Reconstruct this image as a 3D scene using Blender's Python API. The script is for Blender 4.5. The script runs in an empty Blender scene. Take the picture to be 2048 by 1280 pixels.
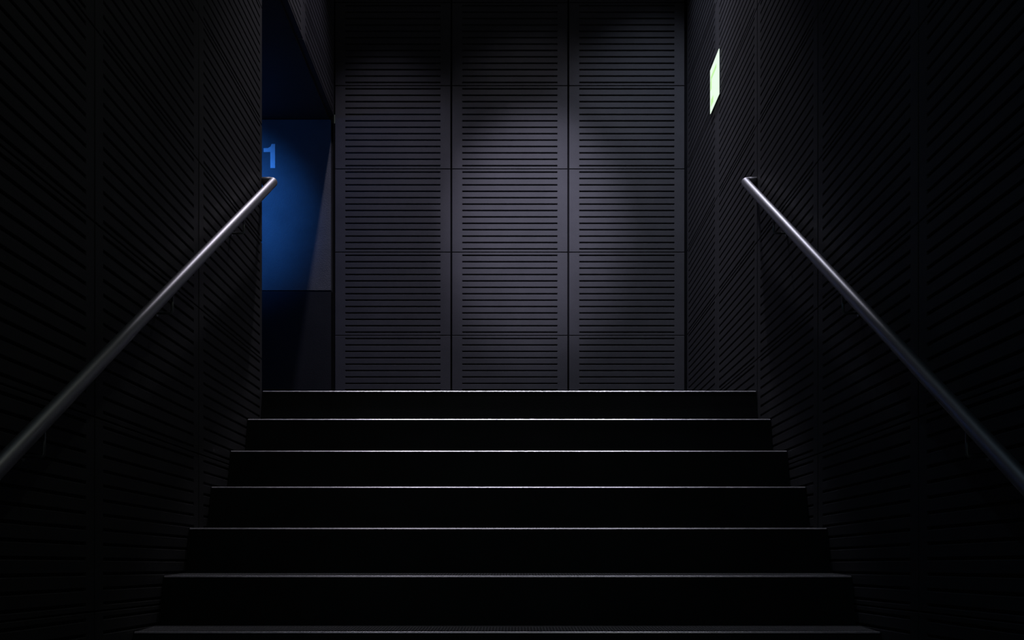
import bpy, bmesh, math, random
from mathutils import Vector, Matrix

S = bpy.context.scene
C = S.collection
random.seed(4)

# ------------------------------------------------------------------ camera
EYE = 1.515                      # eye height
cam_d = bpy.data.cameras.new('camera')
cam = bpy.data.objects.new('camera', cam_d)
C.objects.link(cam)
cam.location = (0.02, 0, EYE)
cam.rotation_euler = (math.pi / 2, 0, 0)
cam_d.sensor_fit = 'HORIZONTAL'
cam_d.sensor_width = 36
cam_d.lens = 36
cam_d.shift_x = -3 / 2048
cam_d.shift_y = (1131 - 640) / 2048
cam_d.clip_start = 0.05
S.camera = cam

# ------------------------------------------------------------------ world, exposure
world = bpy.data.worlds.new('dim_hall')
S.world = world
world.use_nodes = True
bg = world.node_tree.nodes['Background']
bg.inputs['Color'].default_value = (0.85, 1.0, 0.97, 1)
bg.inputs['Strength'].default_value = 0.03
S.view_settings.view_transform = 'Standard'
S.view_settings.look = 'None'
S.view_settings.exposure = 0
S.view_settings.gamma = 1
S.view_settings.use_curve_mapping = False

# ------------------------------------------------------------------ measures
HW = 1.2                         # half width of the stair
NRISE = 14
RISE, GOING = 0.1768, 0.2810
YTOP, ZTOP = 4.97, 2.362         # top nosing
ZF = ZTOP - NRISE * RISE         # lower floor
YBACK = 6.98                     # face of the back wall
ZCEIL = 6.90
ZSOFF = EYE + 3.04               # soffit of the side passage
ZJ0, PH = 1.948, 0.5675          # panel joint, panel height
PY = 0.985                       # side panel length
LY = 5.60                        # row of downlights


def lamp(name, loc, energy, col, size, blend, radius, target):
    d = bpy.data.lights.new(name, 'SPOT')
    d.energy = energy
    d.color = col
    d.spot_size = math.radians(size)
    d.spot_blend = blend
    d.shadow_soft_size = radius
    o = bpy.data.objects.new(name, d)
    C.objects.link(o)
    o.location = loc
    o.rotation_euler = (Vector(target) - Vector(loc)).to_track_quat('-Z', 'Y').to_euler()
    return o


# landing downlights, then unseen lamps added for effect: position, power, colour, cone, aim
DOWN = [((-0.87, LY), 150, (0.78, 0.75, 1.0), 40.2, (-0.805, 6.98, 2.60)),
        ((0.0, LY), 112, (0.86, 0.84, 1.0), 63, (0.35, 6.31, 2.65)),
        ((0.87, LY), 178, (0.68, 0.76, 1.0), 51, (1.10, 6.85, 2.85)),
        ((0.12, 3.6), 590, (0.76, 0.74, 1.0), 19.0, (0.17, 6.98, 3.86)),  # added accent, brightens the middle of the back wall
        ((-0.87, 5.9), 215, (0.90, 0.86, 1.0), 39, (-1.12, 5.17, 3.6)),  # added to brighten the upper end of the left handrail
        ((0.87, 5.9), 200, (0.84, 0.84, 1.0), 39, (1.12, 5.17, 3.6)),  # added to brighten the upper end of the right handrail
        ((0.0, 5.9), 165, (0.88, 0.86, 1.0), 31, (0.0, 4.95, 2.4)),  # added to lift the middle of the nosing lines
        ((0.9, 2.6), 16, (0.90, 1.0, 0.82), 75, (-1.2, 3.5, 3.3)),  # added greenish fill for the left wall
        ((-0.9, 1.6), 16, (0.42, 0.75, 1.0), 70, (1.2, 2.6, 2.2))]  # added bluish fill for the right wall and lower rail
for (lx, ly), e, c, sz, aim in DOWN:
    lamp('downlight_and_fill_beam', (lx, ly, 6.80), e, c, sz, 1.0, 0.04, aim)
BLUE = (-2.30, 5.60, 4.42)
lamp('blue_beam', BLUE, 120, (0.035, 0.24, 1.0), 48, 1.0, 0.04, (-1.96, 6.98, 3.96))
lamp('blue_beam', BLUE, 8, (0.035, 0.24, 1.0), 120, 1.0, 0.04, (-1.75, 6.98, 3.80))


# ------------------------------------------------------------------ materials
def mat(name, col, rough=0.6, metal=0.0, var=0.0, scale=6, bump=0.0, bscale=150, spec=0.5,
        emit=None, estr=0.0, stretch=None, rvar=0.0):
    m = bpy.data.materials.new(name)
    m.use_nodes = True
    nt = m.node_tree
    n, l = nt.nodes, nt.links
    p = n['Principled BSDF']
    p.inputs['Base Color'].default_value = (*col, 1)
    p.inputs['Roughness'].default_value = rough
    p.inputs['Metallic'].default_value = metal
    p.inputs['Specular IOR Level'].default_value = spec
    geo = n.new('ShaderNodeNewGeometry')
    mp = n.new('ShaderNodeMapping')
    l.new(geo.outputs['Position'], mp.inputs['Vector'])
    if stretch:
        mp.inputs['Scale'].default_value = stretch
    if var or rvar:
        t = n.new('ShaderNodeTexNoise')
        t.inputs['Scale'].default_value = scale
        t.inputs['Detail'].default_value = 8
        t.inputs['Roughness'].default_value = 0.65
        l.new(mp.outputs[0], t.inputs['Vector'])
        if var:
            r = n.new('ShaderNodeMapRange')
            r.inputs['From Min'].default_value = 0.3
            r.inputs['From Max'].default_value = 0.7
            r.inputs['To Min'].default_value = 1 - var
            r.inputs['To Max'].default_value = 1 + var
            l.new(t.outputs['Fac'], r.inputs['Value'])
            mx = n.new('ShaderNodeVectorMath')
            mx.operation = 'SCALE'
            mx.inputs[0].default_value = col
            l.new(r.outputs[0], mx.inputs['Scale'])
            l.new(mx.outputs[0], p.inputs['Base Color'])
        if rvar:
            r2 = n.new('ShaderNodeMapRange')
            r2.inputs['To Min'].default_value = rough - rvar
            r2.inputs['To Max'].default_value = rough + rvar
            l.new(t.outputs['Fac'], r2.inputs['Value'])
            l.new(r2.outputs[0], p.inputs['Roughness'])
    if bump:
        t2 = n.new('ShaderNodeTexNoise')
        t2.inputs['Scale'].default_value = bscale
        t2.inputs['Detail'].default_value = 4
        l.new(mp.outputs[0], t2.inputs['Vector'])
        b = n.new('ShaderNodeBump')
        b.inputs['Strength'].default_value = bump
        b.inputs['Distance'].default_value = 0.004
        l.new(t2.outputs['Fac'], b.inputs['Height'])
        l.new(b.outputs[0], p.inputs['Normal'])
    if emit:
        p.inputs['Emission Color'].default_value = (*emit, 1)
        p.inputs['Emission Strength'].default_value = estr
    return m


M = dict(
    panel=mat('dark_panel', (0.085, 0.082, 0.088), 0.62, var=0.12, scale=5, bump=0.25, bscale=260, spec=0.35),
    backing=mat('black_backing', (0.012, 0.012, 0.013), 0.9, var=0.2, scale=9, spec=0.1),
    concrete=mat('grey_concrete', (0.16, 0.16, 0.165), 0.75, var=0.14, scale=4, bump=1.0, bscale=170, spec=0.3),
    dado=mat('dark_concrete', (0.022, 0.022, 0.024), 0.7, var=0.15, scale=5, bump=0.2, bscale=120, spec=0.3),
    step=mat('black_stone', (0.022, 0.023, 0.024), 0.6, var=0.35, scale=3, bump=0.15, bscale=200, spec=0.3),
    lip=mat('nosing_metal', (0.62, 0.61, 0.64), 0.33, metal=1.0, rvar=0.1, scale=60),
    rib=mat('ribbed_rubber', (0.17, 0.17, 0.175), 0.5, var=0.25, scale=40, spec=0.4),
    steel=mat('brushed_steel', (0.62, 0.61, 0.64), 0.46, metal=1.0, rvar=0.05, scale=30),
    dark_steel=mat('dark_steel', (0.42, 0.43, 0.44), 0.5, metal=1.0, var=0.1, scale=30),
    number=mat('white_paint', (0.86, 0.86, 0.87), 0.6, var=0.05, scale=30),
    ceil=mat('ceiling_paint', (0.05, 0.05, 0.052), 0.8, var=0.1, scale=4),
    passage=mat('passage_plaster', (0.07, 0.07, 0.075), 0.75, var=0.12, scale=4, bump=0.2),
    sign=mat('sign_face', (0.15, 0.17, 0.15), 0.4, var=0.02, emit=(0.83, 1.0, 0.83), estr=0.97),
    sign_green=mat('sign_print', (0.08, 0.17, 0.06), 0.4, var=0.02, emit=(0.55, 0.90, 0.40), estr=1.0),
    housing=mat('sign_housing', (0.25, 0.27, 0.26), 0.5, var=0.05),
    glow=mat('lamp_lens', (0.9, 0.9, 0.9), 0.3, var=0.02, emit=(0.92, 0.9, 1.0), estr=2.0),
    glow_blue=mat('blue_lens', (0.3, 0.4, 0.9), 0.3, var=0.02, emit=(0.05, 0.2, 1.0), estr=2.0),
)


# ------------------------------------------------------------------ helpers
def obj(name, me, m, parent=None, loc=(0, 0, 0), smooth=False):
    if isinstance(me, bmesh.types.BMesh):
        bm = me
        bmesh.ops.recalc_face_normals(bm, faces=bm.faces)
        me = bpy.data.meshes.new(name)
        bm.to_mesh(me)
        bm.free()
        if smooth:
            for p in me.polygons:
                p.use_smooth = True
    if m and not me.materials:
        me.materials.append(M[m])
    o = bpy.data.objects.new(name, me)
    C.objects.link(o)
    o.location = loc
    if parent:
        o.parent = parent
    return o


def tag(o, label, cat, group=None, kind=None):
    o['label'] = label
    o['category'] = cat
    if group:
        o['group'] = group
    if kind:
        o['kind'] = kind
    return o


def empty(name, loc=(0, 0, 0)):
    o = bpy.data.objects.new(name, None)
    C.objects.link(o)
    o.location = loc
    o.empty_display_size = 0.1
    return o


def box(bm, x0, x1, y0, y1, z0, z1):
    v = [bm.verts.new(p) for p in ((x0, y0, z0), (x1, y0, z0), (x1, y1, z0), (x0, y1, z0),
                                   (x0, y0, z1), (x1, y0, z1), (x1, y1, z1), (x0, y1, z1))]
    for f in ((0, 3, 2, 1), (4, 5, 6, 7), (0, 1, 5, 4), (1, 2, 6, 5), (2, 3, 7, 6), (3, 0, 4, 7)):
        bm.faces.new([v[i] for i in f])


def boxes(*bs):
    bm = bmesh.new()
    for b in bs:
        box(bm, *b)
    return bm


def prism_yz(bm, poly, x0, x1):
    a = [bm.verts.new((x0, y, z)) for y, z in poly]
    b = [bm.verts.new((x1, y, z)) for y, z in poly]
    bm.faces.new(a)
    bm.faces.new(b[::-1])
    k = len(poly)
    for i in range(k):
        j = (i + 1) % k
        bm.faces.new((a[i], b[i], b[j], a[j]))


def tube(bm, pts, r, n=20, caps=True):
    pts = [Vector(p) for p in pts]
    rings = []
    u = None
    for i, p in enumerate(pts):
        t = (pts[min(i + 1, len(pts) - 1)] - pts[max(i - 1, 0)]).normalized()
        if u is None:
            u = t.orthogonal().normalized()
        u = (u - t * u.dot(t)).normalized()
        w = t.cross(u)
        rings.append([bm.verts.new(p + (u * math.cos(a) + w * math.sin(a)) * r)
                      for a in (2 * math.pi * k / n for k in range(n))])
    for a, b in zip(rings, rings[1:]):
        for k in range(n):
            bm.faces.new((a[k], a[(k + 1) % n], b[(k + 1) % n], b[k]))
    if caps:
        bm.faces.new(rings[0][::-1])
        bm.faces.new(rings[-1])


def fillet(a, corner, b, r, n=8):
    """points of a rounded corner from direction a to direction b"""
    a, c, b = Vector(a), Vector(corner), Vector(b)
    d1, d2 = (a - c).normalized(), (b - c).normalized()
    ang = d1.angle(d2)
    t = r / math.tan(ang / 2)
    p0, p1 = c + d1 * t, c + d2 * t
    ctr = c + (d1 + d2).normalized() * (r / math.sin(ang / 2))
    e0, e1 = p0 - ctr, p1 - ctr
    tot = e0.angle(e1)
    ax = e0.cross(e1).normalized()
    return [ctr + Matrix.Rotation(tot * i / n, 3, ax) @ e0 for i in range(n + 1)]


# ------------------------------------------------------------------ slotted cladding panels
SH, SD = 0.0044, 0.010           # half height and depth of a slot
PITCH = PH / 13
TH = 0.035


def panel_mesh(w, h, mx0, mx1, slots):
    """panel in local XZ, face on y = 0 looking to -y, body behind it; slots recessed"""
    bm = bmesh.new()
    x0, x1 = mx0, w - mx1
    rad = SH + 0.0018
    e = 0.002                                         # arris of the panel

    def q(*c):
        bm.faces.new([bm.verts.new(p) for p in c])
    prof = [(rad, 0), (SH, 0.0024), (SH - 0.0005, SD), (-SH + 0.0005, SD), (-SH, 0.0024), (-rad, 0)]
    lo, hi = e, h - e
    # margins
    q((e, 0, lo), (x0, 0, lo), (x0, 0, hi), (e, 0, hi))
    q((x1, 0, lo), (w - e, 0, lo), (w - e, 0, hi), (x1, 0, hi))
    zs = lo
    for c in slots:
        if c - rad > zs + 1e-5:
            q((x0, 0, zs), (x1, 0, zs), (x1, 0, c - rad), (x0, 0, c - rad))
        # slot with tapered ends (seen as a rounded end)
        ins = [0, 0.0018, 0.003, 0.003, 0.0018, 0]
        L = [(x0 + i, d, c + z) for (z, d), i in zip(prof, ins)]
        R = [(x1 - i, d, c + z) for (z, d), i in zip(prof, ins)]
        for i in range(5):
            q(L[i], R[i], R[i + 1], L[i + 1])
        for P in (L, R):
            q(P[0], P[1], P[4], P[5])
            q(P[1], P[2], P[3], P[4])
        zs = c + rad
    if hi > zs + 1e-5:
        q((x0, 0, zs), (x1, 0, zs), (x1, 0, hi), (x0, 0, hi))
    # arris + sides
    f = [(e, 0, e), (w - e, 0, e), (w - e, 0, h - e), (e, 0, h - e)]
    g = [(0, e, 0), (w, e, 0), (w, e, h), (0, e, h)]
    b = [(0, TH, 0), (w, TH, 0), (w, TH, h), (0, TH, h)]
    for A, B in ((f, g), (g, b)):
        for i in range(4):
            j = (i + 1) % 4
            q(A[i], A[j], B[j], B[i])
    q(*b)
    bmesh.ops.remove_doubles(bm, verts=bm.verts, dist=1e-6)
    bmesh.ops.recalc_face_normals(bm, faces=bm.faces)
    me = bpy.data.meshes.new('panel')
    bm.to_mesh(me)
    bm.free()
    me.materials.append(M['panel'])
    return me


CACHE = {}


def panel(parent, w, zlo, zhi, gap, vgap, mx0, mx1, loc, rz):
    """one panel filling [zlo, zhi]; slots keep the rhythm of the whole wall"""
    k = math.floor((zlo - ZJ0) / PH + 1e-4)
    base = ZJ0 + k * PH
    z0, z1 = zlo + vgap / 2, zhi - vgap / 2
    sl = [base + (i + 0.5) * PITCH - z0 for i in range(13)
          if z0 + 0.012 < base + (i + 0.5) * PITCH < z1 - 0.012]
    ww = w - gap
    key = (round(ww, 4), round(z1 - z0, 4), round(mx0, 3), round(mx1, 3), round(sl[0], 4) if sl else 0)
    if key not in CACHE:
        CACHE[key] = panel_mesh(ww, z1 - z0, mx0 - gap / 2, mx1 - gap / 2, sl)
    o = obj('panel', CACHE[key], None, parent, (loc[0], loc[1], z0))
    o.rotation_euler = (0, 0, rz)
    return o


def rows(zmin, zmax):
    k = math.floor((zmin - ZJ0) / PH + 1e-4)
    out = []
    while ZJ0 + k * PH < zmax - 1e-3:
        a, b = max(zmin, ZJ0 + k * PH), min(zmax, ZJ0 + (k + 1) * PH)
        if b - a > 0.02:
            out.append((a, b))
        k += 1
    return out


# ------------------------------------------------------------------ floor, ceiling
tag(obj('floor', boxes((-HW, HW, -1.6, 1.32, ZF - 0.1, ZF)), 'step'),
    'black stone floor at the foot of the stairs', 'floor', kind='structure')
landing = tag(obj('floor_landing', boxes((-HW - 0.24, HW, YTOP + 0.02, YBACK, ZTOP - 0.2, ZTOP),
                                         (-4.2, -HW - 0.24, YTOP + 0.02, YBACK, ZTOP - 0.2, ZTOP)), 'step'),
              'black stone landing floor at the top of the stairs', 'floor', kind='structure')
tag(obj('ceiling', boxes((-HW - 0.3, HW + 0.3, -1.6, YBACK + 0.2, ZCEIL, ZCEIL + 0.15)), 'ceil'),
    'dark painted ceiling high above the stairs', 'ceiling', kind='structure')
tag(obj('ceiling_passage', boxes((-4.2, -HW - TH - 0.002, YTOP + 0.003, YBACK + 0.2, ZSOFF, ZSOFF + 0.12)), 'passage'),
    'smooth low ceiling of the blue lit side passage', 'ceiling', kind='structure')

# ------------------------------------------------------------------ back wall with its panels
wb = tag(obj('wall_back', boxes((-HW - 0.002, HW + 0.3, YBACK + TH, YBACK + 0.2, ZTOP - 0.2, ZCEIL),
                              (-HW - 0.3, -HW - 0.002, YBACK + TH, YBACK + 0.2, ZSOFF + 0.121, ZCEIL)), 'backing'),
         'dark back wall clad in slotted panels, three columns wide, above the landing', 'wall', kind='structure')
for c in range(3):
    for a, b in rows(ZTOP + 0.004, ZCEIL):
        panel(wb, 0.7975, a, b, 0.011, 0.0045, 0.074, 0.073, (-HW + 0.7975 * c + 0.004, YBACK), 0)

# ------------------------------------------------------------------ side walls with their panels
wr = tag(obj('wall_right', boxes((HW + TH, HW + 0.25, -1.6, YBACK + 0.2, ZF - 0.1, ZCEIL)), 'backing'),
         'dark side wall of slotted panels beside the stairs, with the lit exit sign', 'wall', kind='structure')
wl = tag(obj('wall_left', boxes((-HW - 0.24, -HW - TH, -1.6, 4.972, ZF - 0.1, ZCEIL),
                                (-HW - 0.24, -HW - TH, 4.972, YBACK + TH, ZSOFF + 0.12, ZCEIL)), 'backing'),
         'dark side wall of slotted panels with an opening to the blue passage', 'wall', kind='structure')
JY = [6.965, 5.94, 4.955, 3.97, 2.985, 2.0, 1.015, 0.03, -0.955]


def stair_z(y):                  # top of the stair at y
    if y >= YTOP:
        return ZTOP
    return max(ZF, ZTOP - (YTOP - y) / GOING * RISE - 0.05)


for i in range(len(JY) - 1):
    y1, y0 = JY[i], JY[i + 1]
    for a, b in rows(ZF, ZCEIL):
        if b < stair_z(y0) - 0.25:
            continue
        aa = a
        if i == 0 and a < ZTOP:
            aa = ZTOP + 0.003
            if b - aa < 0.03:
                continue
        # right wall: face looks to -X ; local x runs towards -Y
        panel(wr, y1 - y0, aa, b, 0.007, 0.0045, 0.06, 0.06, (HW, y1 - 0.0035), -math.pi / 2)
        # left wall: face looks to +X ; local x runs towards +Y
        if i <= 1:
            ya, yb = (y0, y1) if i == 0 else (4.975, y1)
            za = max(a, ZSOFF + 0.012)
            if b - za > 0.03:
                panel(wl, yb - ya, za, b, 0.007, 0.0045, 0.06, 0.06, (-HW, ya + 0.0035), math.pi / 2)
        else:
            yb = y1 if i > 2 else 4.972
            panel(wl, yb - y0, aa, b, 0.007, 0.0045, 0.06, 0.06 if i > 2 else 0.045, (-HW, y0 + 0.0035), math.pi / 2)

# ------------------------------------------------------------------ passage on the left
wp = tag(obj('wall_passage', boxes((-4.2, -HW - 0.004, YBACK + 0.06, YBACK + 0.2, ZTOP - 0.2, ZSOFF - 0.001)), 'backing'),
         'smooth concrete wall of the side passage washed in blue light', 'wall', kind='structure')
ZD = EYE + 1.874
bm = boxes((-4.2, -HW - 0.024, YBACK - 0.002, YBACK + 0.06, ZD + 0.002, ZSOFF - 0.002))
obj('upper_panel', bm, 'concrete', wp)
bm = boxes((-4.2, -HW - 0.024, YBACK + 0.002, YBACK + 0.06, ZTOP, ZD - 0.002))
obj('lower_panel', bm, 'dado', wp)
tag(obj('wall_passage_front', boxes((-4.2, -HW - 0.24, YTOP - 0.2, YTOP, ZTOP - 0.2, ZSOFF + 0.12)), 'passage'),
    'plain dark inner wall of the side passage behind the stair wall', 'wall', kind='structure')
tag(obj('wall_passage_end', boxes((-4.35, -4.2, YTOP - 0.2, YBACK + 0.2, ZTOP - 0.2, ZSOFF + 0.12)), 'passage'),
    'plain dark wall closing the side passage', 'wall', kind='structure')


# number on the passage wall
def wx(px):
    return (px - 1027) * YBACK / 2048 + 0.02


def wz(py):
    return EYE + (1131 - py) * YBACK / 2048


one = [(550.5, 336.5), (550.5, 288.5), (543.5, 288.5), (541.5, 293.5), (536.5, 296.5), (527.5, 297), (527.5, 304.5),
       (541, 304.5), (541, 336.5)]
bm = bmesh.new()
yf = YBACK - 0.002
fa = [bm.verts.new((wx(x), yf - 0.003, wz(y))) for x, y in one]
fb = [bm.verts.new((wx(x), yf, wz(y))) for x, y in one]
bm.faces.new(fa)
bm.faces.new(fb[::-1])
for i in range(len(one)):
    j = (i + 1) % len(one)
    bm.faces.new((fa[i], fa[j], fb[j], fb[i]))
tag(obj('wall_number', bm, 'number'), 'white number 1 on the blue lit passage wall', 'number')

# ------------------------------------------------------------------ staircase
SLOPE = 0.040                    # treads pitch slightly forward
TOE = 0.038                      # risers lean: foot further out than the nosing
STRIP = 0.150
stairs = tag(empty('staircase', (0, YTOP - 13 * GOING, ZF)),
             'wide black staircase with ribbed treads and bright metal nosing edges', 'staircase')
OFF = Vector((0, -(YTOP - 13 * GOING), -ZF))


def lip_mesh():
    bm = bmesh.new()
    # flat chamfer looking up and out, soft at both ends
    poly = [(0.011, 0.0), (0.0, -0.0045), (-0.0020, -0.0045), (-0.0025, -0.0036), (-0.0022, -0.0028),
            (0.0016, 0.0006), (0.0030, 0.0013), (0.011, 0.0010 + 0.011 * SLOPE)]
    prism_yz(bm, poly, -HW + 0.004, HW - 0.004)
    bmesh.ops.recalc_face_normals(bm, faces=bm.faces)
    me = bpy.data.meshes.new('nosing')
    bm.to_mesh(me)
    bm.free()
    me.materials.append(M['lip'])
    return me


def rib_mesh():
    bm = bmesh.new()
    n = 229
    pitch = 0.0104
    for i in range(n):
        x = (i - (n - 1) / 2) * pitch
        w = 0.0023
        h = 0.0022
        y0, y1 = 0.009, STRIP
        z0, z1 = SLOPE * y0, SLOPE * y1
        v = [bm.verts.new(p) for p in (
            (x - w, y0, z0 - .001), (x + w, y0, z0 - .001), (x + w * .6, y0, z0 + h), (x - w * .6, y0, z0 + h),
            (x - w, y1, z1 - .001), (x + w, y1, z1 - .001), (x + w * .6, y1, z1 + h), (x - w * .6, y1, z1 + h))]
        for f in ((0, 1, 2, 3), (4, 7, 6, 5), (3, 2, 6, 7), (0, 3, 7, 4), (1, 5, 6, 2)):
            bm.faces.new([v[k] for k in f])
    bmesh.ops.recalc_face_normals(bm, faces=bm.faces)
    me = bpy.data.meshes.new('ribbed_strip')
    bm.to_mesh(me)
    bm.free()
    me.materials.append(M['rib'])
    return me


LIP, RIB = lip_mesh(), rib_mesh()
for k in range(0, NRISE):
    y, z = YTOP - GOING * k, ZTOP - RISE * k
    bm = bmesh.new()
    if k == 0:                   # top riser, finished flush with the landing
        back, zb = YTOP + 0.02, z
    else:
        back, zb = y + GOING - TOE, z + SLOPE * (GOING - TOE)
    foot = z - RISE + SLOPE * (GOING - TOE)
    poly = [(y, z), (back, zb), (back, ZF), (y - TOE, ZF), (y - TOE, max(foot, ZF)), (y - 0.0006, z - 0.004)]
    if foot <= ZF:
        poly.pop(4)
    if k == 0:
        poly = [(yy, max(zz, 1.9)) if zz < 1.9 else (yy, zz) for yy, zz in poly]
    prism_yz(bm, [(a + OFF.y, b + OFF.z) for a, b in poly], -HW + 0.001, HW - 0.001)
    st = obj('step', bm, 'step', stairs)
    n = obj('nosing', LIP, None, st, (0, y + OFF.y, z + OFF.z))
    if k > 0:
        rb = obj('ribbed_strip', RIB, None, st, (0, y + OFF.y, z + OFF.z))
        rb['kind'] = 'stuff'
        rb['label'] = 'ribbed anti-slip strip'
    n['label'] = 'bright metal nosing edge'

# ------------------------------------------------------------------ handrails
XR, ZR, RS = 1.143, EYE + 1.866, 0.618
YR = 4.975


def rail_z(y):
    return ZR - (YR - y) * RS


def handrail(s, label):
    root = tag(empty('handrail', (s * HW, YR, 0)), label, 'handrail', 'handrails of the stairs')
    off = Vector((-s * HW, -YR, 0))
    yb = 0.95
    top, bot = Vector((s * XR, YR, ZR)), Vector((s * XR, yb, rail_z(yb)))
    wt, wbm = Vector((s * (HW - 0.001), YR, ZR)), Vector((s * (HW - 0.001), yb, rail_z(yb)))
    pts = [wbm] + fillet(wbm, bot, top, 0.026) + fillet(bot, top, wt, 0.026) + [wt]
    bm = bmesh.new()
    tube(bm, [p + off for p in pts], 0.0205, 28)
    obj('rail', bm, 'steel', root, smooth=True)
    for y in (4.417, 3.49, 2.535, 1.60):
        z = rail_z(y)
        a = Vector((s * XR, y, z - 0.018))
        b = Vector((s * XR, y, z - 0.088))
        c = Vector((s * (HW - 0.004), y, z - 0.088))
        bm = bmesh.new()
        tube(bm, [p + off for p in [a] + fillet(a, b, c, 0.008, 5) + [c]], 0.0048, 12)
        br = obj('bracket', bm, 'dark_steel', root, smooth=True)
        bm = bmesh.new()
        tube(bm, [Vector((s * (HW - 0.006), y, z - 0.088)) + off, Vector((s * (HW - 0.0005), y, z - 0.088)) + off], 0.012, 20)
        obj('wall_plate', bm, 'dark_steel', br)
    return root


handrail(-1, 'round brushed steel handrail on the wall beside the blue passage')
handrail(1, 'round brushed steel handrail on the wall below the exit sign')

# ------------------------------------------------------------------ exit sign on the right wall
zb_, zt_ = EYE + 2.688, EYE + 2.948
ya_, yb_ = 5.838, 6.10
sg = tag(empty('exit_sign', (HW, (ya_ + yb_) / 2, zb_)), 'glowing pale green square exit sign on the dark panelled wall', 'sign')
o_ = (-HW, -(ya_ + yb_) / 2, -zb_)


def sbox(x0, x1, y0, y1, z0, z1):
    return boxes((x0 + o_[0], x1 + o_[0], y0 + o_[1], y1 + o_[1], z0 + o_[2], z1 + o_[2]))


obj('housing', sbox(HW - 0.006, HW, ya_, yb_, zb_, zt_), 'housing', sg)
fc = obj('face', sbox(HW - 0.009, HW - 0.006, ya_ + .001, yb_ - .001, zb_ + .001, zt_ - .001), 'sign', sg)
for (p, q_, r_, t_) in ((ya_ + 0.07, yb_ - 0.02, zt_ - 0.075, zt_ - 0.05),
                        (yb_ - 0.05, yb_ - 0.012, zt_ - 0.13, zt_ - 0.075),
                        (yb_ - 0.10, yb_ - 0.025, zb_ + 0.03, zb_ + 0.07)):
    g_ = obj('green_print', sbox(HW - 0.0096, HW - 0.009, p, q_, r_, t_), 'sign_green', fc)


# ------------------------------------------------------------------ downlights in the ceilings, with fittings for the added lamps too
def downlight(x, y, z, label, lens, group=None, beam=None):
    root = tag(empty('downlight', (x, y, z)), label, 'downlight', group)
    bm = bmesh.new()
    n = 28
    prof = [(0.075, 0.0), (0.085, -0.002), (0.085, -0.006), (0.066, -0.008), (0.06, 0.0)]
    rings = [[bm.verts.new((r * math.cos(2 * math.pi * i / n), r * math.sin(2 * math.pi * i / n), h)) for i in range(n)]
             for r, h in prof]
    for a, b in zip(rings, rings[1:] + rings[:1]):
        for i in range(n):
            bm.faces.new((a[i], a[(i + 1) % n], b[(i + 1) % n], b[i]))
    obj('trim_ring', bm, 'dark_steel', root, smooth=False)
    bm = bmesh.new()
    tube(bm, [(0, 0, -0.004), (0, 0, 0)], 0.06, n)
    obj('lens', bm, lens, root)


for ((lx, ly), *_), lab in zip(DOWN, ('ceiling downlight over the landing, nearer the stairs on the blue passage side',
                                      'ceiling downlight over the middle of the landing, nearer the stairs',
                                      'ceiling downlight over the landing, nearer the stairs on the exit sign side',
                                      'added narrow spotlight over the upper stairs that brightens the back wall',
                                      'added ceiling lamp that brightens the handrail on the blue passage side',
                                      'added ceiling lamp that brightens the handrail on the exit sign side',
                                      'added ceiling lamp midway between the handrail lamps that brightens the nosings',
                                      'dim greenish fill lamp added over the middle of the stairs',
                                      'dim bluish fill lamp added over the foot of the stairs')):
    downlight(lx, ly, ZCEIL, lab, 'glow', 'downlights in the high ceiling')
downlight(BLUE[0], BLUE[1], ZSOFF, 'small round blue downlight in the passage ceiling', 'glow_blue')
